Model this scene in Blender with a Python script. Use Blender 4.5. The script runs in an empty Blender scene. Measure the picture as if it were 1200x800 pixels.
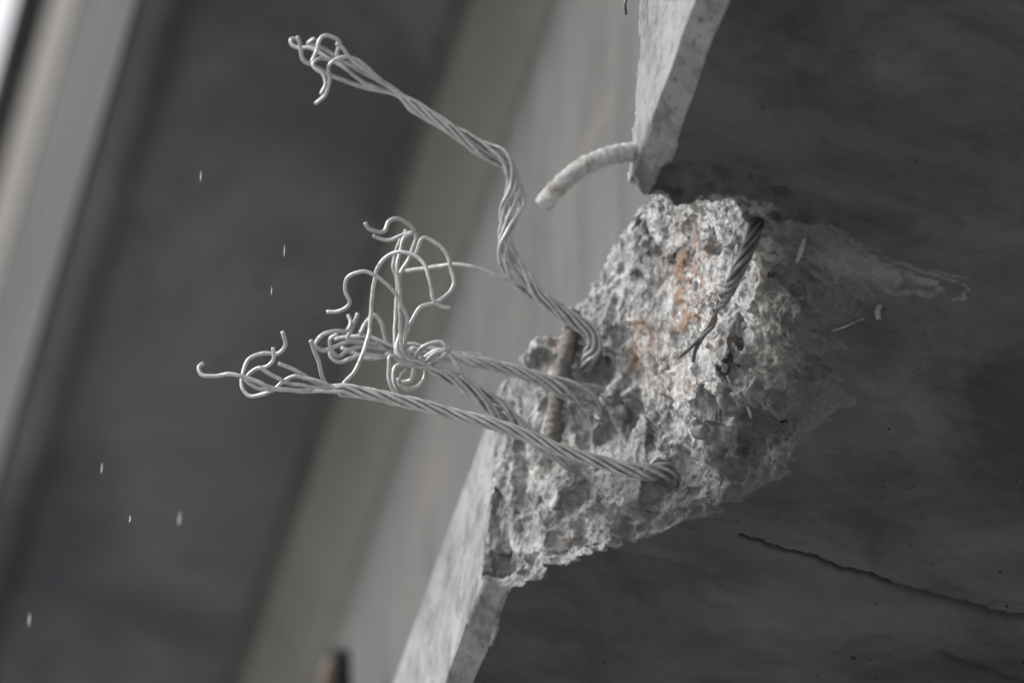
import bpy, bmesh, math, random
import numpy as np
from mathutils import Vector, noise as mnoise
from mathutils.bvhtree import BVHTree

rng = np.random.default_rng(7)
random.seed(7)
scn = bpy.context.scene
C = scn.collection
R = math.radians

# ------------------------------------------------------------------ camera
ELEV, AZ, DIST = R(52), R(15.8), 5.5
fw = np.array([math.sin(AZ)*math.cos(ELEV), math.cos(AZ)*math.cos(ELEV), math.sin(ELEV)])
rt = np.array([math.cos(AZ), -math.sin(AZ), 0.0])
up = np.cross(rt, fw)
FPX = DIST*1200.0
PC = -DIST*(fw + rt*(105/FPX))                  # the girder's bottom edge passes the origin
cd = bpy.data.cameras.new('camera')
cam = bpy.data.objects.new('camera', cd); C.objects.link(cam)
cd.sensor_width = 36; cd.lens = 36*FPX/1200
M = np.array([[rt[0], up[0], -fw[0], PC[0]], [rt[1], up[1], -fw[1], PC[1]], [rt[2], up[2], -fw[2], PC[2]], [0, 0, 0, 1]])
from mathutils import Matrix
cam.matrix_world = Matrix(M.tolist())
cd.clip_start = 0.1; cd.clip_end = 5000
cd.dof.use_dof = True
cd.dof.focus_distance = DIST + 0.085
cd.dof.aperture_fstop = 2.6
scn.camera = cam

# ------------------------------------------------------------------ light
w = bpy.data.worlds.new('World'); scn.world = w; w.use_nodes = True
nt = w.node_tree; bg = nt.nodes['Background']
sky = nt.nodes.new('ShaderNodeTexSky'); sky.sky_type = 'NISHITA'; sky.sun_disc = False
SUN_DIR = Vector((-0.90, -0.20, 0.45)).normalized()       # towards the light
sky.sun_elevation = math.asin(SUN_DIR.z)
sky.sun_rotation = math.atan2(SUN_DIR.x, SUN_DIR.y)
sky.dust_density = 4.0; sky.air_density = 1.0
hs = nt.nodes.new('ShaderNodeHueSaturation'); hs.inputs['Saturation'].default_value = 0.22
nt.links.new(sky.outputs[0], hs.inputs['Color']); 
cl = nt.nodes.new('ShaderNodeTexNoise'); cl.inputs['Scale'].default_value = 2.2; cl.inputs['Detail'].default_value = 5      # broken overcast
cr = nt.nodes.new('ShaderNodeValToRGB'); cr.color_ramp.elements[0].position = .3; cr.color_ramp.elements[0].color = (4.2, 4.3, 4.5, 1); cr.color_ramp.elements[1].position = .7; cr.color_ramp.elements[1].color = (5.6, 5.6, 5.6, 1)
cm = nt.nodes.new('ShaderNodeMixRGB'); cm.inputs[0].default_value = .7
nt.links.new(cl.outputs[0], cr.inputs[0]); nt.links.new(hs.outputs[0], cm.inputs[1]); nt.links.new(cr.outputs[0], cm.inputs[2]); nt.links.new(cm.outputs[0], bg.inputs[0])
bg.inputs[1].default_value = 0.15
sd = bpy.data.lights.new('sun', 'SUN'); sd.energy = 1.5; sd.angle = R(20); sd.color = (1.0, 0.995, 0.985)
so = bpy.data.objects.new('sun', sd); C.objects.link(so)
so.rotation_euler = (-SUN_DIR).to_track_quat('-Z', 'Y').to_euler()
scn.view_settings.view_transform = 'Standard'; scn.view_settings.look = 'None'
scn.view_settings.exposure = 0.92; scn.view_settings.gamma = 1.0

# ------------------------------------------------------------------ helpers
def ray(px, py):
    return fw + rt*((px-600)/FPX) - up*((py-400)/FPX)
def at(px, py, d):                                # a point seen at (px,py), d metres beyond the origin's distance
    return PC + ray(px, py)*(DIST+d)
def onz(px, py, z=0.0):
    r = ray(px, py); return PC + r*(z-PC[2])/r[2]
def onx(px, py, x):
    r = ray(px, py); return PC + r*(x-PC[0])/r[0]
def depth_of(p): return float(np.dot(np.array(p)-PC, fw) - DIST)

def tag(o, label=None, cat=None, group=None, kind=None):
    if label: o['label'] = label
    if cat: o['category'] = cat
    if group: o['group'] = group
    if kind: o['kind'] = kind
    return o
def empty(name, loc=(0, 0, 0)):
    o = bpy.data.objects.new(name, None); C.objects.link(o); o.location = loc
    o.empty_display_size = 0.05
    return o
def mesh_obj(name, v, f, mat, parent=None, smooth=True):
    me = bpy.data.meshes.new(name)
    v = np.asarray(v, dtype=np.float32)
    off = np.array(parent.location, dtype=np.float32) if parent is not None else np.zeros(3, np.float32)
    if isinstance(f, np.ndarray):
        me.vertices.add(len(v)); me.vertices.foreach_set('co', (v-off).ravel())
        n = f.shape[1]
        me.loops.add(f.size); me.loops.foreach_set('vertex_index', f.astype(np.int32).ravel())
        me.polygons.add(len(f)); me.polygons.foreach_set('loop_start', np.arange(0, f.size, n, dtype=np.int32))
        me.update(calc_edges=True); me.validate()
    else:
        me.from_pydata((v-off).tolist(), [], f); me.update()
    for m in (mat if isinstance(mat, list) else [mat]): me.materials.append(m)
    me.polygons.foreach_set('use_smooth', [smooth]*len(me.polygons))
    o = bpy.data.objects.new(name, me); C.objects.link(o)
    if parent is not None: o.parent = parent
    return o
def prism(sec, y0, y1):                           # section in (X,Z) drawn along Y
    n = len(sec)
    v = [(x, y0, z) for x, z in sec] + [(x, y1, z) for x, z in sec]
    f = [tuple(range(n)), tuple(range(2*n-1, n-1, -1))]
    f += [(i, i+n, (i+1) % n+n, (i+1) % n) for i in range(n)]
    return v, f

# ------------------------------------------------------------------ materials
def nodes(name):
    m = bpy.data.materials.new(name); m.use_nodes = True
    t = m.node_tree; b = t.nodes['Principled BSDF']
    return m, t, b
def N(t, typ, **kw):
    n = t.nodes.new(typ)
    for k, v in kw.items():
        if k in n.inputs.keys(): n.inputs[k].default_value = v
        else: setattr(n, k, v)
    return n
def coords(t, scale=(1, 1, 1)):
    tc = N(t, 'ShaderNodeNewGeometry'); mp = N(t, 'ShaderNodeMapping'); mp.inputs['Scale'].default_value = scale
    t.links.new(tc.outputs['Position'], mp.inputs['Vector']); return mp.outputs[0]
def noisetex(t, scale, detail=5, rough=.6, stretch=(1, 1, 1), dist=0):
    n = N(t, 'ShaderNodeTexNoise'); n.inputs['Scale'].default_value = scale; n.inputs['Detail'].default_value = detail
    n.inputs['Roughness'].default_value = rough; n.inputs['Distortion'].default_value = dist
    t.links.new(coords(t, stretch), n.inputs['Vector']); return n.outputs[0]
def ramp(t, src, stops):
    r = N(t, 'ShaderNodeValToRGB'); e = r.color_ramp.elements
    while len(e) < len(stops): e.new(.5)
    for q, (p, c) in zip(e, stops):
        q.position = p; q.color = (c[0], c[1], c[2], 1) if hasattr(c, '__len__') else (c, c, c, 1)
    t.links.new(src, r.inputs[0]); return r.outputs[0]
def mix(t, a, b, fac, mode='MIX'):
    m = N(t, 'ShaderNodeMixRGB', blend_type=mode)
    for s, i in ((fac, 0), (a, 1), (b, 2)):
        if isinstance(s, (int, float)): m.inputs[i].default_value = s
        elif isinstance(s, tuple): m.inputs[i].default_value = (*s, 1)
        else: t.links.new(s, m.inputs[i])
    return m.outputs[0]
def bump(t, b, h, strength, dist, prev=None):
    n = N(t, 'ShaderNodeBump'); n.inputs['Strength'].default_value = strength; n.inputs['Distance'].default_value = dist
    t.links.new(h, n.inputs['Height'])
    if prev is not None: t.links.new(prev, n.inputs['Normal'])
    t.links.new(n.outputs[0], b.inputs['Normal']); return n.outputs[0]
def attr(t, name):
    a = N(t, 'ShaderNodeAttribute'); a.attribute_name = name; return a.outputs['Fac']

ALB = (.72, .72, .72)

# near girder: stained soffit, clean cast sides, pale broken concrete, chosen by vertex masks
def girder_material():
    m, t, b = nodes('girder_concrete')
    b.inputs['Roughness'].default_value = .92; b.inputs['Specular IOR Level'].default_value = .25
    # sooty soffit
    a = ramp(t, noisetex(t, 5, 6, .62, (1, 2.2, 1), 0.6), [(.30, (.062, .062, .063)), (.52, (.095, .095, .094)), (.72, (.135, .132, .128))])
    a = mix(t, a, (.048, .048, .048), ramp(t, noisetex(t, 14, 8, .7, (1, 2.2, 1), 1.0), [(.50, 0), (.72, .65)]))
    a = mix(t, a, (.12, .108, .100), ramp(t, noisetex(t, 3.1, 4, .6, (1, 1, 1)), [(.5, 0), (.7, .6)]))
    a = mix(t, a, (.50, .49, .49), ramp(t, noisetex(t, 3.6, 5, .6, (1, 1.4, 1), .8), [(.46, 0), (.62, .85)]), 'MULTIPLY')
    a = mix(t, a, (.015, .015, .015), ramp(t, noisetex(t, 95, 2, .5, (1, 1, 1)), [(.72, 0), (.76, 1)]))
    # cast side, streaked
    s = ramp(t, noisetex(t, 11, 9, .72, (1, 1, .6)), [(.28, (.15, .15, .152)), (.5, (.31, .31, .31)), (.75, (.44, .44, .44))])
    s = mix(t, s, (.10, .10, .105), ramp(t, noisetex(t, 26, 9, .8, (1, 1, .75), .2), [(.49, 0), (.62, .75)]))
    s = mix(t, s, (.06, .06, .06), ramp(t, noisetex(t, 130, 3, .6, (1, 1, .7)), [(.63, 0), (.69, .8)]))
    s = mix(t, s, (.50, .50, .50), attr(t, 'chamfer_dark'), 'MULTIPLY')  # chamfer evenly darker than the side faces
    # broken concrete
    f = ramp(t, noisetex(t, 60, 6, .7), [(.3, (.34, .34, .342)), (.5, (.60, .60, .60)), (.7, (.80, .80, .80))])
    f = mix(t, f, (.22, .22, .222), ramp(t, noisetex(t, 13, 5, .65), [(.46, 0), (.66, .75)]))
    f = mix(t, f, ramp(t, noisetex(t, 150, 6, .75, (1, 1, .38), .8), [(.36, .40), (.5, 1.05), (.62, 1.5)]), .8, 'MULTIPLY')
    f = mix(t, f, (.55, .49, .42), ramp(t, noisetex(t, 9, 3, .5, (1, 1, 1.3)), [(.56, 0), (.72, .5)]))
    rust = mix(t, (.34, .18, .11), (.48, .34, .25), noisetex(t, 80, 4, .6))
    f = mix(t, f, rust, attr(t, 'rust'))
    f = mix(t, f, (.27, .265, .258), attr(t, 'shade_tone'))  # shade of the down-facing fringe and lower end, put into the colour
    f = mix(t, f, (.125, .123, .12), attr(t, 'fringe_shade'))  # light falling off towards the outer fringe, painted into the colour
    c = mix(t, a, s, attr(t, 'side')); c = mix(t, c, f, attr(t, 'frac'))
    c = mix(t, c, ALB, 1.0, 'MULTIPLY')
    t.links.new(c, b.inputs['Base Color'])
    # relief: bug holes and board grain on cast faces, pits on broken ones
    fr = attr(t, 'frac')
    h1 = noisetex(t, 150, 6, .7, (1, 1, .4), .6)
    v = N(t, 'ShaderNodeTexVoronoi'); v.inputs['Scale'].default_value = 165; t.links.new(coords(t), v.inputs['Vector'])
    hv = ramp(t, v.outputs['Distance'], [(.0, 0), (.45, 1)])
    h = mix(t, h1, hv, .15)
    n1 = N(t, 'ShaderNodeBump'); n1.inputs['Distance'].default_value = .006
    t.links.new(h, n1.inputs['Height']); mm = N(t, 'ShaderNodeMath', operation='MULTIPLY'); mm.inputs[1].default_value = .85
    t.links.new(fr, mm.inputs[0]); t.links.new(mm.outputs[0], n1.inputs['Strength'])
    bump(t, b, noisetex(t, 40, 8, .7, (1, 1.5, 1)), .3, .004, n1.outputs[0])
    return m
MG = girder_material()

def plain_concrete(name, lo, mid, hi, scale=2.5, tint=None, stretch=(1, 1, 1), wet=None):
    m, t, b = nodes(name)
    b.inputs['Roughness'].default_value = .9; b.inputs['Specular IOR Level'].default_value = .25
    a = ramp(t, noisetex(t, scale, 7, .62, stretch, .5), [(.30, lo), (.5, mid), (.72, hi)])
    if tint: a = mix(t, a, tint[0], ramp(t, noisetex(t, tint[1], 5, .6, (1, 1, 1), .4), [(tint[2], 0), (tint[2]+.12, tint[3])]))
    a = mix(t, a, tuple(.5*x for x in lo), ramp(t, noisetex(t, 38, 3, .5), [(.66, 0), (.72, .7)]))
    a = mix(t, a, ALB, 1.0, 'MULTIPLY')
    t.links.new(a, b.inputs['Base Color'])
    bump(t, b, noisetex(t, 30, 8, .7), .4, .006)
    return m
MWEB = plain_concrete('web_concrete', (.105, .104, .101), (.14, .139, .136), (.175, .173, .168), 6, ((.20, .178, .168), 4, .55, .6), (1, 4, .4))
MHAU = plain_concrete('haunch_concrete', (.17, .168, .155), (.20, .198, .182), (.235, .23, .21), 3)
MDECK = plain_concrete('deck_concrete', (.19, .19, .19), (.235, .233, .23), (.29, .285, .27), 3.5, ((.13, .135, .155), 1.7, .49, .9))
MPAR = plain_concrete('parapet_concrete', (.045, .045, .047), (.09, .09, .092), (.15, .15, .147), 7, ((.12, .108, .095), 3, .55, .6), (1, .25, 3))
MCOP = plain_concrete('coping_concrete', (.06, .06, .065), (.085, .085, .095), (.12, .12, .13), 8)
MDARK = plain_concrete('dark_metal_paint', (.02, .022, .025), (.035, .038, .042), (.06, .06, .065), 8)

def steel(name, lo, hi, rustc=None, rustamt=.0, rough=.55, metal=.1):
    m, t, b = nodes(name)
    c = ramp(t, noisetex(t, 70, 5, .65), [(.3, lo), (.7, hi)])
    c = mix(t, c, tuple(x*.35 for x in lo), ramp(t, noisetex(t, 240, 3, .6), [(.58, 0), (.70, .6)]))
    if rustc: c = mix(t, c, rustc, ramp(t, noisetex(t, 33, 5, .6), [(.62-rustamt, 0), (.74-rustamt, .9)]))
    c = mix(t, c, ALB, 1.0, 'MULTIPLY')
    t.links.new(c, b.inputs['Base Color'])
    b.inputs['Roughness'].default_value = rough; b.inputs['Metallic'].default_value = metal
    b.inputs['Specular IOR Level'].default_value = .45
    bump(t, b, noisetex(t, 400, 4, .6), .35, .001)
    return m
MWIRE = steel('strand_steel', (.42, .42, .42), (.74, .74, .735), (.30, .26, .22), -.03, .42, .5)
MWIRED = steel('dark_strand_steel', (.09, .09, .09), (.24, .236, .232), None, 0, .42, .5)
MBAR = steel('cement_coated_bar', (.34, .34, .335), (.62, .62, .61), (.20, .17, .15), .02, .85)
MRUST = steel('rusty_bar', (.16, .15, .145), (.30, .285, .27), (.30, .16, .09), -.04, .85)
mw, tw, bw = nodes('rain_water')
bw.inputs['Transmission Weight'].default_value = 1; bw.inputs['IOR'].default_value = 1.33; bw.inputs['Roughness'].default_value = .05
nb = noisetex(tw, 500, 2); bump(tw, bw, nb, .1, .0005)
MWATER = mw

# ------------------------------------------------------------------ the broken corner, carved from a voxel field
H = 0.0016
X0, X1, Y0, Y1, Z0, Z1 = -.040, .372, -.250, .410, -.014, .410
xs = np.arange(X0, X1, H, dtype=np.float32); ys = np.arange(Y0, Y1, H, dtype=np.float32); zs = np.arange(Z0, Z1, H, dtype=np.float32)
NX, NY, NZ = len(xs), len(ys), len(zs)

def lattice(axis, cell, seed_off):
    t_ = (axis-axis[0])/cell + seed_off; i = np.floor(t_).astype(int); fr = t_-i
    n = i.max()+2; Wm = np.zeros((len(axis), n), np.float32); fr = fr*fr*(3-2*fr)
    Wm[np.arange(len(axis)), i] = 1-fr; Wm[np.arange(len(axis)), i+1] = fr
    return Wm
def vnoise(cell, st=(1, 1, 1)):
    A = [lattice(a, cell*s, rng.random()) for a, s in zip((xs, ys, zs), st)]
    L = (rng.random((A[0].shape[1], A[1].shape[1], A[2].shape[1]))*2-1).astype(np.float32)
    T = np.tensordot(A[0], L, axes=(1, 0)); T = np.tensordot(T, A[1], axes=(1, 1)); return np.tensordot(T, A[2], axes=(1, 1))

def poly_sd(P, X, Y):                             # negative inside
    P = np.array(P, dtype=np.float32); d = np.full(X.shape, 1e9, np.float32); s = np.ones(X.shape, np.float32)
    n = len(P)
    for i in range(n):
        a, b_ = P[i], P[i-1]; e = b_-a; wx, wy = X-a[0], Y-a[1]
        h = np.clip((wx*e[0]+wy*e[1])/(e@e), 0, 1)
        bx, by = wx-e[0]*h, wy-e[1]*h; d = np.minimum(d, bx*bx+by*by)
        c1 = Y >= a[1]; c2 = Y < b_[1]; c3 = e[0]*wy > e[1]*wx
        fl = (c1 & c2 & c3) | (~c1 & ~c2 & ~c3); s = np.where(fl, -s, s)
    return s*np.sqrt(d)
def seg_dist(P, X, Y):
    d = np.full(X.shape, 1e9, np.float32)
    for a, b_ in zip(P[:-1], P[1:]):
        a = np.array(a); e = np.array(b_)-a; wx, wy = X-a[0], Y-a[1]
        h = np.clip((wx*e[0]+wy*e[1])/(e@e), 0, 1); d = np.minimum(d, np.hypot(wx-e[0]*h, wy-e[1]*h))
    return d
def sm(x): x = np.clip(x, 0, 1); return x*x*(3-2*x)

def on_soffit(pts): return [tuple(onz(*p)[:2]) for p in pts]
CR1 = on_soffit([(868, 628), (902, 641), (945, 652), (985, 668), (1030, 679), (1062, 692), (1118, 704), (1160, 716), (1200, 722), (1290, 752)])
CR2 = on_soffit([(1100, 764), (1145, 779), (1170, 790), (1230, 806)])
CR3 = on_soffit([(690, 640), (745, 652), (800, 662)])
RDG = on_soffit([(935, 192), (1010, 214), (1075, 243), (1140, 264)])
RDG2 = on_soffit([(1120, 296), (1180, 300), (1240, 310)])
def edge_a(Y): return .024+.0025*np.sin(Y*31+1)+.0018*np.sin(Y*83)+.004*np.exp(-((Y+.24)/.04)**2)
def edge_b(Y): return .0009*np.sin(Y*24)+.0010*np.sin(Y*61+2)+.0020*np.exp(-((Y+.25)/.035)**2)
BRU = on_soffit([(768, 196), (795, 186), (850, 190), (905, 205), (950, 228), (1000, 268), (900, 275), (740, 262)])
def soffit_relief(X, Y):                          # how far up into the soffit its surface lies
    wob = .0010*np.sin(X*95+3*np.sin(Y*60)) + .0008*np.sin(X*310+1.3) + .0005*np.sin(X*730+Y*90)
    r = .010*np.exp(-(seg_dist(CR1, X, Y+wob)/(.0019+.004*np.clip(X-.20, 0, .3)))**2)
    r += .005*np.exp(-(seg_dist(CR2, X, Y+wob)/.0028)**2) + .002*np.exp(-(seg_dist(CR3, X, Y+wob)/.0018)**2)
    r -= .0030*np.exp(-(seg_dist(RDG, X, Y+wob)/.0035)**2) + .0022*np.exp(-(seg_dist(RDG2, X, Y+wob)/.003)**2)
    r += .0016*np.sin(X*9+Y*21+1) + .0008*np.sin(Y*75+X*14) + .0005*np.sin(Y*190+X*40)
    return r

P_A = [(-.10, -.176), (-.007, -.172), (.030, -.176), (.055, -.186), (.083, -.194), (.136, -.188), (.20, -.172), (.27, -.158), (.318, -.152), (.290, -.132), (.248, -.112),
       (.222, -.075), (.212, -.055), (.232, -.022), (.243, .009), (.215, .045), (.222, .08), (.215, .112), (.185, .15), (.158, .18), (.12, .21), (.069, .252),
       (.045, .262), (.02, .30), (-.003, .319), (-.10, .34)]
P_B = [(-.10, -.182), (0, -.178), (.085, -.180)] + [tuple(onz(*p, .042)[:2]) for p in [(872, 248), (884, 320), (890, 390), (846, 455), (812, 530), (768, 572), (700, 584), (688, 630), (640, 645), (600, 668)]] + [(-.024, .335), (-.10, .35)]
P_Bold = [(-.10, -.182), (0, -.178), (.085, -.180), (.125, -.165), (.17, -.155), (.225, -.142), (.19, -.105), (.176, -.06), (.170, 0), (.160, .05), (.160, .12), (.130, .175), (.065, .235), (.015, .290), (-.024, .335), (-.10, .35)]
P_C = [(-.10, -.208), (0, -.204), (.070, -.19), (.104, -.13), (.118, -.05), (.116, .05), (.102, .13), (.080, .20), (.040, .255), (-.01, .300), (-.024, .314), (-.10, .32)]
P_D = [(-.10, -.226), (0, -.222), (.040, -.19), (.060, -.12), (.066, 0), (.063, .06), (.053, .105), (.034, .155), (.005, .215), (-.02, .268), (-.04, .29), (-.10, .29)]
P_E = [(-.10, -.25), (0, -.24), (.05, -.19), (.072, -.10), (.080, .02), (.074, .12), (.055, .185), (.025, .25), (-.003, .305), (-.04, .32), (-.10, .32)]
GX, GY = np.meshgrid(xs, ys, indexing='ij')
wx_ = (vnoise(.05)[:, :, NZ//2]*.008 + vnoise(.018)[:, :, NZ//2]*.007 + vnoise(.007, (3, .8, 1))[:, :, NZ//2]*.005).astype(np.float32)
wy_ = (vnoise(.05)[:, :, NZ//3]*.006 + vnoise(.018)[:, :, NZ//3]*.005 + vnoise(.007, (2, .8, 1))[:, :, NZ//3]*.003).astype(np.float32)
lv = [0.0, .042, .15, .265, .34]
SD = [poly_sd(P, GX+wx_, GY+wy_) for P in (P_A, P_B, P_C, P_D, P_E)]
bru = sm(-poly_sd(BRU, GX, GY)/.014)
REL = soffit_relief(GX, GY).astype(np.float32)
cav = np.empty((NX, NY, NZ), np.float32)
for k, z in enumerate(zs):
    zz = min(max(z, 0), .3399); i = max(j for j in range(4) if lv[j] <= zz)
    t_ = (zz-lv[i])/(lv[i+1]-lv[i])
    if i == 0: t_ = t_**.6
    cav[:, :, k] = SD[i]*(1-t_)+SD[i+1]*t_
ZZ = zs[None, None, :]
def blob(px, py, r, sink):                        # a bowl pressed into the surface seen at a pixel
    d_ = ray(px, py); q = None
    for t_ in np.arange(DIST-.35, DIST+.5, .002):
        p = PC+d_*t_; i3 = np.round((p-np.array([X0, Y0, Z0]))/H).astype(int)
        if (i3 < 0).any() or i3[0] >= NX or i3[1] >= NY or i3[2] >= NZ: continue
        if p[2] > 0 and p[0] > -.024 and cav[tuple(i3)] > 0: q = p-d_*(r*sink); break
    if q is None: return None
    return np.sqrt((xs[:, None, None]-q[0])**2+(ys[None, :, None]-q[1])**2+(ZZ-q[2])**2).astype(np.float32)-r
for px, py, r, sink in ((692, 428, .024, .45), (718, 486, .034, .55), (698, 506, .016, .2), (786, 548, .026, .35), (735, 440, .022, .6), (760, 590, .030, .6),
                        (640, 540, .020, .5), (880, 520, .034, .6), (905, 335, .022, .6), (696, 596, .013, .1), (697, 622, .011, .1), (615, 585, .014, .4), (660, 640, .014, .5),
                        (760, 262, .013, .4), (840, 285, .018, .6), (770, 345, .014, .5), (815, 470, .022, .7), (720, 380, .018, .5), (668, 580, .02, .6)):
    bl = blob(px, py, r, sink); k_ = .012
    if bl is None: continue
    h_ = np.clip(.5+.5*(cav-bl)/k_, 0, 1); cav = cav*(1-h_)+bl*h_-k_*h_*(1-h_)
    del bl, h_
# lumps, ridges, pits
n1 = vnoise(.070); n2 = vnoise(.036, (1, 1, 1.3)); n3 = vnoise(.014, (.9, 1.1, 1.3)); n4 = vnoise(.0068); n5 = vnoise(.0038)
st_ = vnoise(.008, (3.6, .8, .8))                  # flakes drawn out across the beam near the soffit
low = np.exp(-np.clip(ZZ, 0, 1)/.035)
n6 = vnoise(.022, (.8, 1.2, 2.0)); saw = np.abs(((n2*1.6+n6*.9) % 1.0)-.5)*2
nz = .012*n1 + .0070*(1-2*np.abs(n2)) + .0032*n3 + .0034*(.5-saw) + .0012*n4 + .0006*n5 + .0060*st_*low
agg = vnoise(.013); nz += .002*np.clip(np.abs(agg)-.55, 0, 1)*6
rim = sm(np.clip(ZZ, 0, 1)/.02)*.25+.75
tipd = (seg_dist([(.20, -.150), (.325, -.150)], GX, GY))
cav = cav + nz*rim - .003 - .006*low - (.019*np.exp(-(tipd/.020)**2))[:, :, None]*np.exp(-np.clip(ZZ, 0, 1)/.02)
# cast faces of the girder
zr = ZZ - (REL+bru*(.008+.006*n3[:, :, 10]+.003*n4[:, :, 10]+.002*n5[:, :, 10]))[:, :, None]
chip = .0016*np.clip(n3+.15, 0, 1)+.0008*n4
body = np.maximum(-zr, -(xs[:, None, None]+.024))
ea, eb = edge_a(ys)[None, :, None], edge_b(ys)[None, :, None]
body = np.maximum(body, (-(xs[:, None, None]-eb)*ea-ZZ*(eb+.024))/np.sqrt(ea**2+(eb+.024)**2)+.0006*n2+chip*.7)
body = np.maximum(body, (ZZ-(.265+.75*(xs[:, None, None]+.024)))*.8)
F = np.maximum(body, -cav).astype(np.float32)
iscav = (-cav > body-.0015)
bruF = bru
del body, zr, n1, n2, st_, agg, nz

def surface_nets(F):
    S = F < 0
    nx, ny, nz_ = F.shape
    cnt = np.zeros((nx-1, ny-1, nz_-1), np.uint8)
    for a in (0, 1):
        for b_ in (0, 1):
            for c_ in (0, 1): cnt += S[a:nx-1+a, b_:ny-1+b_, c_:nz_-1+c_]
    act = (cnt > 0) & (cnt < 8); I = np.argwhere(act); del cnt
    idx = np.full(act.shape, -1, np.int32); idx[act] = np.arange(len(I))
    corners = np.array([(a, b_, c_) for a in (0, 1) for b_ in (0, 1) for c_ in (0, 1)])
    V = np.stack([F[I[:, 0]+a, I[:, 1]+b_, I[:, 2]+c_] for a, b_, c_ in corners], 1)
    acc = np.zeros((len(I), 3)); n = np.zeros(len(I))
    for i in range(8):
        for j in range(i+1, 8):
            if abs(corners[i]-corners[j]).sum() != 1: continue
            vi, vj = V[:, i], V[:, j]; m_ = (vi < 0) != (vj < 0)
            t_ = vi/np.where(m_, vi-vj, 1)
            p = corners[i]+t_[:, None]*(corners[j]-corners[i])
            acc[m_] += p[m_]; n[m_] += 1
    P = I+acc/n[:, None]
    Q = []
    for ax in range(3):
        sl0 = [slice(1, -1)]*3; sl1 = [slice(1, -1)]*3
        sl0[ax] = slice(0, -1); sl1[ax] = slice(1, None)
        A = S[tuple(sl0)]; B = S[tuple(sl1)]; ch = np.argwhere(A != B)
        base = ch.copy()
        for k in range(3):
            if k != ax: base[:, k] += 1
        u_, v_ = (ax+1) % 3, (ax+2) % 3
        def cell(du, dv):
            c_ = base.copy(); c_[:, u_] -= du; c_[:, v_] -= dv; return idx[c_[:, 0], c_[:, 1], c_[:, 2]]
        q = np.stack([cell(0, 0), cell(1, 0), cell(1, 1), cell(0, 1)], 1)
        inside = A[tuple(ch.T)]
        q[~inside] = q[~inside][:, ::-1]; Q.append(q)
    return P, np.concatenate(Q), I
P, Q, I = surface_nets(F)
V = np.stack([X0+P[:, 0]*H, Y0+P[:, 1]*H, Z0+P[:, 2]*H], 1)
ci = np.minimum(np.round(P).astype(int), np.array(F.shape)-1)
# crumbled relief on the broken faces: layered near the soffit, knotted higher up
def vnormals(V, Q):
    a = V[Q[:, 2]]-V[Q[:, 0]]; b_ = V[Q[:, 3]]-V[Q[:, 1]]; n_ = np.cross(a, b_); o = np.zeros_like(V)
    for k in range(4):
        for c_ in range(3): o[:, c_] += np.bincount(Q[:, k], n_[:, c_], len(V))
    return o/(np.linalg.norm(o, axis=1)[:, None]+1e-12)
isf = iscav[ci[:, 0], ci[:, 1], ci[:, 2]]
VN = vnormals(V, Q); sel = np.nonzero(isf)[0]; disp = np.zeros(len(V))
for q in sel:
    x, y, z = V[q]
    wv = mnoise.noise_vector(Vector((x*26, y*26, z*26)))
    lowf = min(1, max(0, (.075-z)/.05))
    A = Vector((x+.013*wv.x, y+.013*wv.y, z+.013*wv.z))
    B = Vector((x*.30+.004*wv.x, (y-.2*x)*1.25+.006*wv.y, z*1.25))
    hi = mnoise.ridged_multi_fractal(Vector((A.x*52, A.y*44, A.z*34)), .85, 2.1, 5, .9, 2.0)
    f2 = mnoise.fractal(Vector((A.x*150, A.y*150, A.z*95)), .7, 2, 3)
    d_ = (hi-1.15)*.0036 + f2*.0020
    if lowf > 0:
        lo_ = mnoise.ridged_multi_fractal(B*60, .8, 2.1, 5, .9, 2.0)
        d_ = d_*(1-.6*lowf)+lowf*(lo_-1.1)*.0046
    disp[q] = min(.008, max(-.008, d_))
edge_fade = np.clip((V[:, 2]+.001)/.004, .15, 1)
V = V+VN*(disp*edge_fade)[:, None]
girder = empty('bridge_girder', (0, 0, 0))
tag(girder, 'large concrete girder with dark sooty underside and a broken-out pale rough corner', 'girder')
corner = mesh_obj('broken_corner', V, Q, MG, girder)
tag(corner, 'pale rough broken concrete corner with rust stains')
# masks on the vertices
fracm = iscav[ci[:, 0], ci[:, 1], ci[:, 2]].astype(np.float32)
for _ in range(1):                                # soften by one ring
    s_ = np.zeros(len(V)); c_ = np.zeros(len(V))
    for k in range(4):
        np.add.at(s_, Q[:, k], fracm[Q[:, (k+1) % 4]]); np.add.at(c_, Q[:, k], 1)
    fracm = .5*fracm+.5*s_/np.maximum(c_, 1)
rust = np.zeros(len(V))
sp = (n3[ci[:, 0], ci[:, 1], ci[:, 2]]*.6+n4[ci[:, 0], ci[:, 1], ci[:, 2]]*.5)
# screen position of each vertex is used only to lay the stains out once, they are stored on the surface
dv = V-PC; dz = dv@fw; SX = 600+FPX*(dv@rt)/dz; SY = 400-FPX*(dv@up)/dz
for px, py, rx, ry, am in ((802, 325, 22, 40, 1.0), (798, 375, 24, 12, 1.5), (748, 395, 18, 22, 1.0), (760, 420, 30, 20, .6), (826, 300, 10, 18, .6), (800, 455, 40, 12, .45), (660, 632, 5, 6, 1.6), (812, 280, 8, 22, .8),
                           (657, 420, 8, 20, .9), (840, 405, 22, 14, .4)):
    rust = np.maximum(rust, am*np.exp(-((SX-px)/rx)**2-((SY-py)/ry)**2))
rust = np.clip(rust*(.5+3.2*sp)-.06, 0, 1)*.8
sdB = SD[1][ci[:, 0], ci[:, 1]]
shd = np.maximum(sm((sdB+.004+.030*sp+.008)/.026)*sm((.085-V[:, 2])/.03)*.86, sm((.010-V[:, 2])/.006)*.8*(V[:, 0] > .04))  # shade painted over the down-facing right fringe and along its rim
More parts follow.
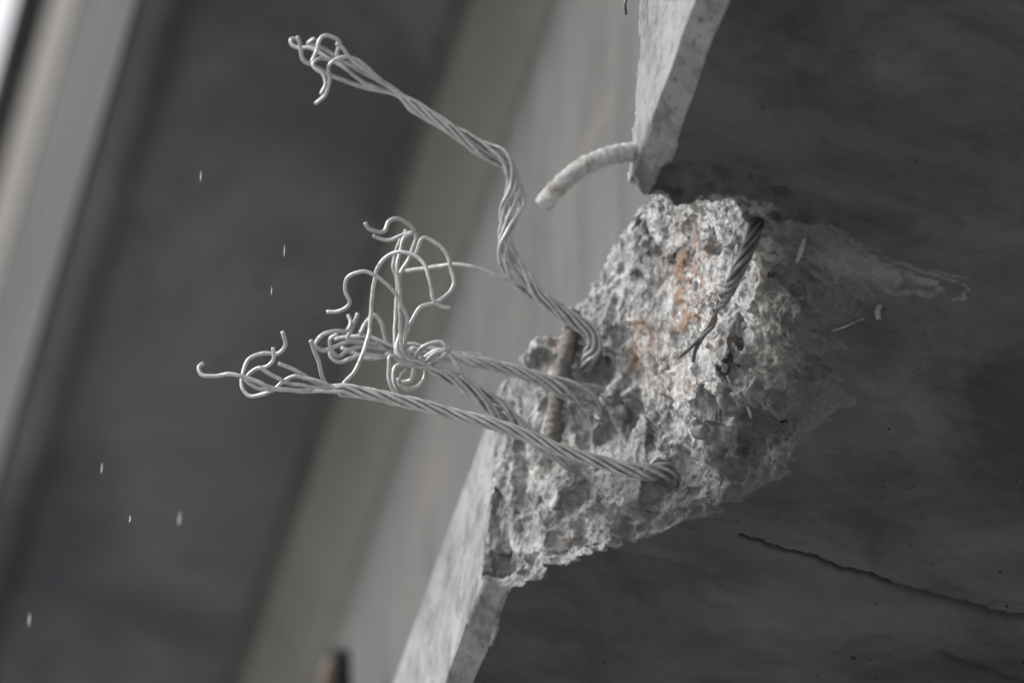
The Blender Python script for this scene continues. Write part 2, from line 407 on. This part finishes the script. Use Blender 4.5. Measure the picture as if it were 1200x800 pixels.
def setattr_(me, name, arr):
    a = me.attributes.new(name, 'FLOAT', 'POINT'); a.data.foreach_set('value', np.asarray(arr, np.float32))
setattr_(corner.data, 'frac', fracm); setattr_(corner.data, 'rust', rust); shade_noise = np.array([mnoise.fractal(Vector((x*19+5, y*19, z*15)), .8, 2, 4) for x, y, z in V])
shd = np.maximum(shd, sm((shade_noise+.05+.45*np.clip((V[:, 1]-.08)/.2, 0, 1))/.55)*(.10+.50*np.clip((V[:, 1]-.05)/.15, 0, 1)))  # patchy painted shade, stronger towards the lower end of the break
setattr_(corner.data, 'shade_tone', shd)
setattr_(corner.data, 'fringe_shade', np.clip(sm((sdB+.03*sp-.004)/.04)*.85*(1-.75*np.exp(-(seg_dist([(.19, -.15), (.34, -.15)], V[:, 0], V[:, 1])/.02)**2)), 0, 1))  # outer fringe painted darker, as if the light fell off there
cham_m = ((V[:, 0] > -.0215) & (V[:, 2] < edge_a(V[:, 1])-.002) & (V[:, 0] < edge_b(V[:, 1])-.001)).astype(float)
setattr_(corner.data, 'chamfer_dark', cham_m)  # whole chamfer gets the darker tone
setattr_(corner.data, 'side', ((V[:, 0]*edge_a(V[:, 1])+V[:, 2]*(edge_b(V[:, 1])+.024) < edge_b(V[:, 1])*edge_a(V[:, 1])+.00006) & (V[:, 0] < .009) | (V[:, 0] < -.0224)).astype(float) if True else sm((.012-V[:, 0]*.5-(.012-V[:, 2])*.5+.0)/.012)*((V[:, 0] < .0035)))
bvh = BVHTree.FromPolygons(V.tolist(), Q.tolist())
def hit(px, py):
    d = Vector(ray(px, py)).normalized(); r = bvh.ray_cast(Vector(PC), d, 20)
    return depth_of(r[0]) if r[0] is not None else None

# rest of the flange surface: side, chamfer and soffit as relief sheets that meet the voxel block
xe = xs[-2]+H/2-.0002; ya = ys[1]-H/2; yb = ys[-2]+H/2
def sheet(name, us, fn, yv, side):
    yv = np.array(yv); U, Y = np.meshgrid(us, yv, indexing='ij'); X, Z = fn(U, Y)
    rel = soffit_relief(X, Y)*(Z < 1e-6) if side == 0 else np.zeros_like(X)
    jit = np.array([mnoise.fractal(Vector((x*60, y*60, z*60)), .7, 2, 4) for x, y, z in zip(X.ravel(), Y.ravel(), Z.ravel())]).reshape(X.shape)*.0006
    if side == 0: Z = Z+rel+jit
    else: X = X+np.abs(jit)*.7
    v = np.stack([X.ravel(), Y.ravel(), Z.ravel()], 1); n, m_ = U.shape
    i = (np.arange(n-1)[:, None]*m_+np.arange(m_-1)[None, :]).ravel()
    f = np.stack([i, i+1, i+m_+1, i+m_], 1)
    o = mesh_obj(name, v, f, MG, girder)
    setattr_(o.data, 'side', np.full(len(v), float(side))); setattr_(o.data, 'chamfer_dark', np.full(len(v), float(name == 'chamfer')))
    for a in ('frac', 'rust', 'shade_tone', 'fringe_shade'): setattr_(o.data, a, np.zeros(len(v)))
    return o
def rngs(*p):
    out = []
    for a, b_, st in p: out += list(np.linspace(a, b_, max(2, int(round((b_-a)/st))+1))[:-1])
    return np.array(out+[p[-1][1]])
yl = rngs((-4, -.7, .3), (-.7, ya, .005)); yr = rngs((yb, .8, .005), (.8, 9, .4)); ym = rngs((ya, yb, .003))
for k, yv in enumerate((yl, yr)):
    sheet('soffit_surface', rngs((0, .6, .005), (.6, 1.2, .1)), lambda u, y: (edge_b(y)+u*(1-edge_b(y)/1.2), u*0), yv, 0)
    sheet('chamfer', rngs((0, 1, .12)), lambda u, y: (-.024+(.024+edge_b(y))*u, edge_a(y)*(1-u)), yv, 1)
    sheet('side_face', rngs((0, 1, .03)), lambda u, y: (u*0-.024, .265-(.265-edge_a(y))*u), yv, 1)
    sheet('flange_slope', np.array([0, 1.]), lambda u, y: (-.024+.154*u, .265+.1155*u), yv, 1)
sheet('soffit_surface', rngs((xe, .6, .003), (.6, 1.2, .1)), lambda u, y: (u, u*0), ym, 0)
# core of the flange and web behind these sheets
v, f = prism([(.13, .36), (.13, 1.47), (1.05, 1.47), (1.05, .30), (1.22, .30), (1.22, .003), (1.20, .003), (.62, .02), (.62, .36)], -4, 9)
web = mesh_obj('web', v, f, MWEB, girder, False)
v, f = prism([(.128, 1.472), (.056, 1.60), (1.12, 1.60), (1.05, 1.472)], -4, 9)
mesh_obj('haunch', v, f, MHAU, girder, False)
v, f = prism([(.052, 1.602), (.050, 1.70), (1.13, 1.70), (1.13, 1.602)], -4, 9)
mesh_obj('top_flange', v, f, MWEB, girder, False)

# thin loose flakes of mortar hanging from the break
def flake(px0, pts, wd, dd=-.004, th=.0015):
    base = np.mean([hit(x, y) or .1 for x, y in pts])
    c = [at(x, y, base+dd+.003*math.sin(i*2.1)) for i, (x, y) in enumerate(pts)]
    v = []; f = []
    for i, p in enumerate(c):
        wv = rt*wd*(.35+.65*math.sin(math.pi*(i+.6)/(len(c)+.2)))*(.8+.4*random.random())
        nn = -fw*th
        v += [p-wv, p+wv*.9+up*.0008, p+wv*.9+nn, p-wv*.8+nn]
    for i in range(len(c)-1):
        a = 4*i
        for k in range(4): f.append((a+k, a+(k+1) % 4, a+4+(k+1) % 4, a+4+k))
    f += [(3, 2, 1, 0), (len(v)-4, len(v)-3, len(v)-2, len(v)-1)]
    o = mesh_obj('mortar_flake', v, f, MG, girder)
    setattr_(o.data, 'frac', np.ones(len(v)));
    setattr_(o.data, 'shade_tone', np.full(len(v), .55))  # flakes painted darker to sit in the shaded fringe
    for a in ('side', 'rust', 'chamfer_dark', 'fringe_shade'): setattr_(o.data, a, np.zeros(len(v)))
    return o
for pts, wd in (([(888, 436), (883, 448), (877, 458)], .0032), ([(877, 460), (875, 472), (879, 484), (880, 490)], .0018), ([(1031, 357), (1028, 365), (1030, 374)], .0038),
                ([(1022, 368), (1006, 376), (990, 383), (975, 388)], .0024), ([(947, 266), (944, 278), (940, 290), (934, 308)], .0026), ([(852, 440), (860, 458), (866, 478)], .0014)):
    flake(0, pts, wd)

# exposed aggregate, half sunk in the broken mortar
ms, ts, bs = nodes('aggregate')
cs = ramp(ts, noisetex(ts, 45, 4, .6), [(.3, (.10, .10, .105)), (.5, (.17, .168, .165)), (.7, (.25, .24, .225))]); ts.links.new(cs, bs.inputs['Base Color']); bs.inputs['Roughness'].default_value = .75
bump(ts, bs, noisetex(ts, 260, 5, .65), .5, .001)
def stone(px, py, r, asp, sink=.35):
    h = hit(px, py)
    if h is None: return
    c = at(px, py, h+r*sink); bm = bmesh.new(); bmesh.ops.create_icosphere(bm, subdivisions=3, radius=1)
    ax = Vector((random.uniform(-1, 1), random.uniform(-1, 1), random.uniform(-1, 1))).normalized(); off = Vector((px, py, 0))
    cuts = [(Vector((random.gauss(0, 1), random.gauss(0, 1), random.gauss(0, 1))).normalized(), random.uniform(.6, .85)) for _ in range(7)]
    for vt in bm.verts:
        p = vt.co.copy()
        for n_, d_ in cuts:
            e = p.dot(n_)-d_
            if e > 0: p -= n_*e*.92
        p *= 1+.10*mnoise.noise(p*2.2+off)
        p -= ax*p.dot(ax)*(1-asp); vt.co = p*r
    vs = [np.array(vt.co)+c for vt in bm.verts]; fs = [[w_.index for w_ in f_.verts] for f_ in bm.faces]; bm.free()
    mesh_obj('aggregate_stone', vs, fs, ms, girder)
for px, py, r, asp, sk in ((731, 484, .015, .7, .45), (632, 588, .0075, .65, .3), (655, 604, .009, .7, .45), (850, 470, .014, .6, .55), (608, 620, .008, .8, .5), (722, 352, .009, .7, .5), (768, 488, .007, .8, .4),
                           (842, 352, .008, .7, .5), (780, 432, .006, .8, .4), (745, 318, .008, .7, .5), (683, 560, .009, .7, .4), (618, 545, .010, .6, .5), (870, 385, .009, .6, .5), (756, 268, .006, .8, .4),
                           (820, 505, .009, .7, .5), (664, 370, .008, .7, .4), (700, 548, .006, .8, .4), (596, 648, .006, .8, .4), (905, 300, .010, .6, .5), (790, 570, .010, .7, .5)):
    stone(px, py, r, asp, sk)

# ------------------------------------------------------------------ wires
def spline(pts, n):
    P_ = np.array(pts, float); L = np.concatenate([[0], np.cumsum(np.linalg.norm(np.diff(P_, axis=0), axis=1))])
    t_ = np.linspace(0, L[-1], n); out = np.empty((n, P_.shape[1]))
    m_ = np.gradient(P_, L, axis=0)
    for k, s in enumerate(t_):
        i = min(max(np.searchsorted(L, s)-1, 0), len(L)-2); h = L[i+1]-L[i]; u_ = (s-L[i])/h
        out[k] = (2*u_**3-3*u_**2+1)*P_[i]+(u_**3-2*u_**2+u_)*h*m_[i]+(-2*u_**3+3*u_**2)*P_[i+1]+(u_**3-u_**2)*h*m_[i+1]
    return out
def dedup(p):
    p = np.asarray(p); k = [0]
    for i in range(1, len(p)):
        if np.linalg.norm(p[i]-p[k[-1]]) > 1e-4: k.append(i)
    return p[k]
def tube(pts, rad, sides=8, taper_end=False):
    p = dedup(pts); n = len(p); T = np.gradient(p, axis=0); T /= np.linalg.norm(T, axis=1)[:, None]+1e-12
    nrm = np.cross(T[0], [.3, .5, .8]); nrm /= np.linalg.norm(nrm)
    rr = np.broadcast_to(rad, (n,)) if np.ndim(rad) == 0 else np.interp(np.linspace(0, 1, n), np.linspace(0, 1, len(rad)), rad)
    v = []
    for i in range(n):
        nrm = nrm-T[i]*(nrm@T[i]); nrm /= np.linalg.norm(nrm)+1e-12; b_ = np.cross(T[i], nrm)
        for k in range(sides):
            a = 2*math.pi*k/sides; v.append(p[i]+rr[i]*(math.cos(a)*nrm+math.sin(a)*b_))
    f = [(i*sides+k, i*sides+(k+1) % sides, (i+1)*sides+(k+1) % sides, (i+1)*sides+k) for i in range(n-1) for k in range(sides)]
    f += [tuple(range(sides))[::-1], tuple(range((n-1)*sides, n*sides))]
    return v, f
WR = .00215
PXM = DIST/FPX
def strand(label, path, deps, rprof, ends, phase=0, pitch=.125, core=True, mat=None, rw=WR, swap=None, free_start=False):
    """path: pixels from the concrete outwards; deps: distances at some of them; ends: one pixel polyline per wire (or None)"""
    n = len(path); D_ = np.interp(np.arange(n), np.linspace(0, n-1, len(deps)), deps)
    W = np.array([at(x, y, d) for (x, y), d in zip(path, D_)])
    root = empty('prestressing_strand', tuple(W[0])); tag(root, label, 'steel strand', 'torn steel strands sticking out of the broken corner')
    L = np.sum(np.linalg.norm(np.diff(W, axis=0), axis=1)); K = int(L/.0028)
    S_ = spline(W, K); T = np.gradient(S_, axis=0); T /= np.linalg.norm(T, axis=1)[:, None]
    nrm = np.cross(T[0], up); nrm /= np.linalg.norm(nrm); fr = []
    for i in range(K):
        nrm = nrm-T[i]*(nrm@T[i]); nrm /= np.linalg.norm(nrm); fr.append((nrm.copy(), np.cross(T[i], nrm)))
    u_ = np.linspace(0, 1, K); rp = np.interp(u_, [a for a, _ in rprof], [b_ for _, b_ in rprof])
    nw = len(ends)
    for j, e in enumerate(ends):
        if isinstance(e, dict): e, cut = e['p'], e['cut']
        else: cut = 1.0
        k1 = max(4, int(K*cut))
        if j == 0 and core: off = np.array([rw*.9*(rp[i]-1)*(math.sin(i*.021)*fr[i][0]+math.cos(i*.03)*fr[i][1]) for i in range(k1)])
        else:
            m_ = nw-1 if core else nw; a0 = 2*math.pi*(j/m_)+phase; R0 = 2.2*rw*(1 if m_ >= 5 else .62)
            ja = rng.uniform(-.25, .25); off = np.array([R0*(1+(rp[i]-1)*(1+.5*math.sin(j*2.3+i*.03)))*(math.cos(a0+ja*(rp[i]-1)*2+2*math.pi*i*.0028/pitch)*fr[i][0]+math.sin(a0+ja*(rp[i]-1)*2+2*math.pi*i*.0028/pitch)*fr[i][1]) for i in range(k1)])
        pts = S_[:k1]+off
        if e:
            d0 = depth_of(pts[-1]); ph = rng.uniform(0, 6.28); am = rng.uniform(.008, .020)
            kk = min(5, k1-2); stub = list(pts[:-kk])
            q = [pts[-kk-1]]; prev = None; s = 0
            for i, (x, y) in enumerate(e):
                if prev is not None: s += math.hypot(x-prev[0], y-prev[1])
                prev = (x, y); q.append(at(x, y, d0+am*(math.sin(ph+s*.022)-math.sin(ph))))
            q = dedup(q); LL = np.sum(np.linalg.norm(np.diff(q, axis=0), axis=1))
            pts = np.array(stub+list(spline(q, max(8, int(LL/.0022)))[1:]))
        pts = np.array(pts); tt = np.arange(len(pts)); jt = rng.uniform(0, 50)
        pts = pts+np.stack([np.array([mnoise.noise(Vector((jt+q*.16, k*7.1, j))) for q in tt]) for k in range(3)], 1)*.0008
        vv, ff = tube(pts, rw*rng.uniform(.93, 1.05)); mesh_obj('wire', vv, ff, mat or MWIRE, root)
    return root
def hd(px, py, fb=.12):
    h = hit(px, py); return h if h is not None else fb

# A: long upper strand
dA = hd(690, 432)
A_path = [(684, 446), (687, 432), (692, 415), (697, 402), (693, 391), (676, 378), (650, 360), (622, 340), (606, 318), (596, 295), (595, 270), (600, 240), (601, 212), (592, 192), (570, 178), (535, 155), (500, 134), (470, 115)]
A_dep = [dA+.012, dA-.004, dA-.03, dA-.045, dA-.05, dA-.055, dA-.06, dA-.06, dA-.06, dA-.06, dA-.06, dA-.06, dA-.06, dA-.06, dA-.06, dA-.06, dA-.06, dA-.06]
A_prof = [(0, .8), (.08, 1.25), (.14, 1.6), (.22, 1.25), (.34, 1.3), (.42, 1.95), (.50, 2.1), (.55, 1.4), (.60, 2.1), (.66, 1.25), (.72, 1.8), (.80, 1.25), (.9, 1.0), (1, 1.15)]
A_ends = [
 [(464, 111), (443, 106), (425, 102), (405, 95), (387.5, 88.5), (369.5, 78), (354.5, 69), (352, 57), (351, 49.5), (348, 43)],
 [(464, 108), (446, 94.5), (431, 84), (410, 75), (396, 70), (384.5, 70), (374, 69), (366.5, 75), (370, 81), (377, 85.5), (381.5, 97.5), (376, 111)],
 [(458, 103), (444, 92), (431, 80), (419, 70.5), (405.5, 67), (393.5, 70), (386, 77), (386, 93), (381.5, 111), (369.5, 122)],
 [(462, 104), (440, 90), (420, 76), (408.5, 66), (401, 55.5), (393.5, 51)],
 [(462, 106), (435, 90), (410, 76), (395, 64.5), (398, 50), (389, 43.5), (380, 42), (374, 48), (371, 60), (365, 73.5)],
 [(466, 109), (440, 93), (415, 79), (393, 66), (375.5, 55.5), (361, 51.5), (369.5, 45)],
 [(462, 110), (425, 96), (404, 79.5), (383, 67.5), (362, 56), (349, 56), (342, 52), (341, 46.5), (347, 46)],
 {'p': [(622, 337), (605, 331), (584, 324), (560, 314), (537.5, 310), (507.5, 313), (476, 317.5)], 'cut': .36}]
strand('long grey twisted strand rising to the top, kinked halfway, its tip curled into small hooks', A_path, A_dep, A_prof, A_ends, pitch=.14)

# B: lowest strand reaching farthest left
dB = hd(783, 548)
B_path = [(793, 543), (782, 549), (762, 553), (738, 550), (700, 540), (660, 528), (620, 511), (580, 497), (540, 487), (500, 476), (460, 467), (420, 459), (385, 455)]
B_dep = [dB+.03, dB-.01, dB-.03, dB-.045, dB-.055, dB-.06, dB-.06, dB-.06, dB-.06, dB-.06]
B_prof = [(0, 2.2), (.05, 3.3), (.12, 1.9), (.2, 1.25), (.3, 1.0), (.9, 1.0), (1, 1.15)]
B_ends = [
 [(378, 455), (350, 457), (319, 454), (292, 443.5), (269.5, 438), (248.5, 440.5), (235, 437.5), (233, 430), (239, 425)],
 [(385, 451), (372, 446), (359.5, 443.5), (347.5, 440.5), (334, 445), (322, 455.5), (307, 462), (292, 463), (284.5, 455.5), (284.5, 437.5), (292, 421), (307, 414), (328, 413), (334, 406), (333, 394), (331, 388)],
 [(378, 458), (350, 458), (322, 456), (298, 453), (288.5, 445), (291, 438), (301, 432), (313, 429), (320, 422.5), (320, 407.5)],
 [(378, 455), (352, 451), (340, 449.5), (325, 442), (310, 434.5), (304, 430)],
 [(385, 452), (370, 448), (355, 439), (343, 432), (326.5, 426)],
 [(396, 457), (384, 453), (379, 444), (373, 422.5), (364, 398.5)],
 {'p': [(402, 452), (415, 436), (423, 420), (430, 400), (434.5, 373), (435.5, 355), (438, 334), (443, 313), (455, 299.5), (470, 295), (482, 298), (495.5, 307), (503, 325), (506, 340), (507.5, 350.5), (519.5, 359.5), (528.5, 360)], 'cut': .96}]
strand('lowest twisted strand, reaching farthest left with an open fan of curled wires', B_path, B_dep, B_prof, B_ends, phase=.4)

# C: middle strand with U-shaped loops
dC = hd(706, 472)
C_path = [(708, 474), (698, 470), (680, 462), (655, 452), (625, 441), (590, 431), (555, 423), (520, 416), (490, 411), (468, 409)]
C_dep = [dC+.02, dC-.015, dC-.035, dC-.04, dC-.045, dC-.05, dC-.05, dC-.05]
C_prof = [(0, 1.4), (.08, 2.8), (.2, 2.4), (.35, 1.25), (.5, 1.0), (.85, 1.0), (1, 1.4)]
C_ends = [
 [(461, 408), (445, 404), (419, 401), (405, 401), (389, 408), (377, 410), (370, 404), (375, 394.6), (392.5, 387.6), (406.5, 387.6), (411, 378), (408, 369)],
 [(461, 411), (447, 408), (424, 406), (410, 409.5), (396, 417), (388, 408), (387, 397), (396, 391)],
 [(460, 416), (445, 417), (427.5, 415), (410, 420), (398, 424), (388, 418), (386, 409)],
 [(455, 404), (440, 397), (427.5, 394), (403, 395.5), (392.5, 397)],
 [(468, 420), (458, 413), (453, 403), (451, 393), (447, 378), (440, 369), (429, 378), (422, 392)],
 [(450, 405), (425, 401), (407, 396), (413, 384), (419.6, 366.6)],
 [(460, 413), (448, 418), (436, 420), (426, 418), (412, 412), (400, 408)],
 {'p': [(530, 415), (545, 414), (567, 417)], 'cut': .78}]
strand('middle twisted strand, its torn tip bent into a cluster of U-shaped loops', C_path, C_dep, C_prof, C_ends, phase=.9)

# D: strand crossing behind the lowest one, upright sprays and a knot
dD = hd(672, 546)
D_path = [(682, 553), (670, 545), (652, 532), (630, 516), (606, 498), (580, 477), (552, 456), (528, 442), (505, 430)]
D_dep = [dD+.02, dD-.012, dD-.022, dD-.03, dD-.04, dD-.06, min(dD-.07, dC-.075), min(dD-.08, dC-.085)]
D_prof = [(0, 1), (.2, 1.1), (.45, 1.3), (.6, 1.9), (.75, 1.3), (1, 1.0)]
D_ends = [
 [(492, 427), (476, 427), (466, 420), (463, 402), (464, 367), (464, 322), (461, 313), (462, 304), (468.5, 283), (476, 269.5)],
 [(490, 424), (476, 419), (470, 400), (469, 370), (468.5, 340), (465.5, 316), (470, 290), (474, 278), (483.5, 273), (470, 276), (458, 281), (444.5, 279), (437, 276)],
 [(490, 429), (474, 425), (466, 411), (469.5, 385), (468.5, 343), (470, 318), (477.5, 307), (483.5, 292), (488, 277), (480.5, 264), (476, 261), (465.5, 256), (456.5, 259), (449, 272), (438.5, 271), (431, 266.5), (428, 260.5)],
 [(492, 422), (481, 418), (475, 409), (475, 395), (477, 375), (471, 357), (464, 344.5), (455, 334), (440, 323), (426.5, 318), (414.5, 320.5), (405.5, 328), (405, 340), (409, 356.5), (393.5, 365), (383, 365.5)],
 [(494, 424), (484, 419), (475, 414), (475, 395.5), (483.5, 374.5), (494, 359), (511, 354), (531.5, 334), (528.5, 314.5), (525.5, 302.5), (515, 287.5), (509, 284), (497, 278.5), (486.5, 299.5)],
 [(500, 424), (510, 413), (523, 408), (520, 402), (507, 402), (495, 407), (487, 418), (485, 432), (480, 446), (469.5, 446), (469.5, 441), (478, 432)],
 [(503, 427), (516, 420), (525.5, 408), (515, 401), (500, 404), (492, 412), (497, 424), (498, 440), (489, 453), (476.5, 455), (468, 450), (467, 443)],
 [(488, 427), (473, 425), (458, 417), (456, 430), (456, 444.5), (461, 457), (473, 465.5), (483.5, 471)],
 {'p': [(540, 437), (532, 422), (522, 410), (510, 411), (495, 420), (478, 426), (463, 430), (461, 441), (463, 455), (469.5, 467)], 'cut': .88}]
strand('loose dark-shaded strand crossing behind the lowest one, ending in a knot and upright curls', D_path, D_dep, D_prof, D_ends, phase=.2, pitch=.16)

# E: cut strand stub hanging over the broken face
dE1 = hd(886, 268); dE2 = hd(815, 415)
E_path = [(890, 252), (886, 264), (878, 288), (866, 315), (852, 343), (840, 364), (829, 384)]
E_dep = [dE1+.015, dE1-.006, dE1-.014, (dE1*.6+dE2*.4)-.03, dE2-.035]
stub = strand('short dark strand stub hanging across the pale broken face, two wire tips at its end', E_path, [E_dep[0]]+[q-.010 for q in E_dep[1:]], [(0, 1.2), (.5, 1), (.8, .75), (1, .7)],
 [[(822, 394), (812, 404), (804, 412), (796, 418)], [(822, 398), (815, 410), (812, 424)], {'p': None, 'cut': .52}, {'p': None, 'cut': .45}, {'p': None, 'cut': .60}, {'p': None, 'cut': .40}, {'p': None, 'cut': .56}],
 phase=.5, pitch=.11, mat=MWIRED, rw=.0021)

# ------------------------------------------------------------------ bars
def ribbed(pts, r, ribs=True, lump=.0011, mat=MBAR, parent=None, name='bar', sides=28, seed=0):
    L = np.sum(np.linalg.norm(np.diff(pts, axis=0), axis=1)); K = int(L/.0015); p = spline(pts, K)
    v, f = tube(p, r, sides); v = np.array(v); n = len(v)//sides
    for i in range(n):
        c = v[i*sides:(i+1)*sides].mean(0)
        for k in range(sides):
            q = v[i*sides+k]; d = (q-c)/r
            lug = 0
            if ribs: lug = .0010*max(0, math.sin(2*math.pi*(i*.0015)/.0078+math.sin(2*math.pi*k/sides)*1.4))**3
            lug += lump*mnoise.fractal(Vector(q*160)+Vector((seed, 0, 0)), .8, 2, 4)
            if i in (0, n-1): lug -= .001+.002*abs(mnoise.noise(Vector(q*300)))
            v[i*sides+k] = q+d*lug
    # slanted broken end
    for i in range(max(0, n-4), n):
        pass
    return mesh_obj(name, v, f, mat, parent)
dR = hd(748, 188, -.05)
rb = [at(x, y, d) for x, y, d in ((760, 181, dR+.03), (738, 178, dR+.008), (716, 182, dR), (692, 191, dR-.006), (668, 207, dR-.012), (650, 224, dR-.016), (635, 242, dR-.018))]
bar = ribbed(np.array(rb), .0088)
bar.name = 'bent_reinforcing_bar'; bar.data.name = 'bent_reinforcing_bar'
tag(bar, 'short curved ribbed bar coated in pale cement, poking out left of the upper concrete edge', 'reinforcing bar')
tb = empty('stirrup_bar', tuple(at(660, 430, .1))); tag(tb, 'dull rusty stirrup bar crossing the broken face behind the strands', 'reinforcing bar')
q1 = [(669, 388), (664, 410), (658, 435), (653, 460), (650, 485), (648, 512), (645, 535)]
dd_ = [hd(x, y) for x, y in q1]; base = np.polyfit(range(len(q1)), dd_, 1)
sb = [at(x, y, min(np.polyval(base, i)-.008, dd_[i]+.004)) for i, (x, y) in enumerate(q1)]
ribbed(np.array(sb), .0078, True, .0010, MRUST, tb, 'stirrup_leg', seed=4)

# thin dark tie wire at the top of the side face
ty = [at(735, -14, -.12), at(733, -2, -.13), at(732, 8, -.132), at(733, 18, -.13)]
dT = depth_of(onx(745, 5, -.024))
vv, ff = tube(spline(np.array([at(741, -16, dT), at(735, -6, dT-.01), at(732.5, 5, dT-.015), at(733.5, 17, dT-.01)]), 24), .0016)
tw_ = mesh_obj('tie_wire', vv, ff, MWIRED); tag(tw_, 'thin dark wire end beside the top of the pale side face', 'wire')

# ------------------------------------------------------------------ deck, kerb beam, parapet beyond (out of focus)
deck = empty('bridge_deck', (0, 0, 1.7)); tag(deck, 'dark damp concrete deck slab seen from below behind the torn strands', 'bridge deck')
v, f = prism([(-.322, 1.70), (-.322, 1.95), (9, 1.95), (9, 1.70)], -4, 9)
mesh_obj('slab_soffit', v, f, MDECK, deck, False)
v, f = prism([(-.3215, 1.698), (-.3430, 1.656), (-.31, 1.656), (-.29, 1.67), (-.29, 1.698)], -4, 9)
mesh_obj('slab_edge_strip', v, f, MDECK, deck, False)
par = empty('edge_beam', (-.4, 0, 1.6)); tag(par, 'pale blurred edge beam along the upper left side of the deck', 'edge beam')
v, f = prism([(-.325, 1.71), (-.3455, 1.66), (-.350, 1.658), (-.350, 2.36), (-.325, 2.36)], -4, 9)
mesh_obj('beam_face', v, f, MPAR, par, False)
v, f = prism([(-.320, 2.362), (-.354, 2.362), (-.354, 2.80), (-.320, 2.80)], -4, 9)
mesh_obj('upper_panel', v, f, plain_concrete('buff_concrete', (.15, .145, .135), (.195, .185, .17), (.23, .22, .20), 5, None, (1, .3, 3)), par, False)
v, f = prism([(-.400, 2.803), (-.400, 2.84), (-.320, 2.84), (-.320, 2.803)], -4, 9)
mesh_obj('coping', v, f, MCOP, par, False)
# unseen girder across the deck, kept to shut out the sky on that side
v, f = prism([(4.2, 0), (4.2, 1.698), (5.4, 1.698), (5.4, 0)], -4, 9)
mesh_obj('unseen_girder', v, f, MWEB, deck, False)

# blurred drain pipe by the web
pp = empty('drain_pipe', tuple(at(392, 800, 1.6))); tag(pp, 'blurred dark pipe end at the bottom edge beside a tan clamp', 'pipe')
vv, ff = tube(spline(np.array([at(399, 762, 1.62), at(401, 790, 1.63), at(401, 830, 1.65), at(398, 900, 1.7)]), 20), .0125, 16); mesh_obj('pipe', vv, ff, MDARK, pp)
mt = plain_concrete('tan_clamp', (.17, .13, .10), (.24, .19, .15), (.28, .23, .19), 20)
vv, ff = tube(spline(np.array([at(388, 776, 1.62), at(384, 800, 1.63), at(380, 830, 1.65), at(376, 900, 1.7)]), 20), .010, 12); mesh_obj('clamp', vv, ff, mt, pp)

# ------------------------------------------------------------------ rain
def drop(px, py, d, ln, wd, label):
    c = at(px, py, d); v = []; f = []; n = 12; s = 8
    for i in range(n+1):
        t_ = i/n; r = .7*wd*(math.sin(math.pi*t_)**.8)*(1-.35*t_)+1e-5
        for k in range(s):
            a = 2*math.pi*k/s; v.append((r*math.cos(a), r*math.sin(a), (t_-.5)*ln))
    f = [(i*s+k, i*s+(k+1) % s, (i+1)*s+(k+1) % s, (i+1)*s+k) for i in range(n) for k in range(s)]
    o = mesh_obj('raindrop', v, f, MWATER); o.location = c; tag(o, label, 'raindrop', 'raindrops falling before the dark deck')
    return o
for px, py, d, ln, wd, lb in (
 (235, 207, .2, .022, .0012, 'falling raindrop left of the tip of the long upper strand'), (333, 294, .08, .023, .0011, 'upper of two sharp raindrops above the left curled wires'),
 (318, 341, .1, .018, .0011, 'lower of two sharp raindrops above the left curled wires'), (119, 549, .25, .021, .0013, 'raindrop at lower left, above and left of another'),
 (152, 608, .08, .015, .0014, 'small bright raindrop at lower left between two others'), (210, 608, -.3, .024, .0016, 'soft blurred raindrop at lower left, rightmost of three'),
 (34, 726, .45, .026, .0016, 'blurred raindrop nearest the bottom left corner')):
    drop(px, py, d, ln, wd, lb)

# ------------------------------------------------------------------ ground
mgd, tg, bgd = nodes('ground_gravel')
cg = ramp(tg, noisetex(tg, 1.3, 8, .65), [(.3, (.30, .298, .29)), (.7, (.46, .455, .44))]); tg.links.new(cg, bgd.inputs['Base Color']); bgd.inputs['Roughness'].default_value = .95
bump(tg, bgd, noisetex(tg, 9, 8, .7), .5, .05)
gv = [(-1500, -1500, -5.9), (1500, -1500, -5.9), (1500, 1500, -5.9), (-1500, 1500, -5.9)]
gd = mesh_obj('ground', gv, [(0, 1, 2, 3)], mgd, None, False); tag(gd, 'bare ground far below the bridge', None, None, 'structure')
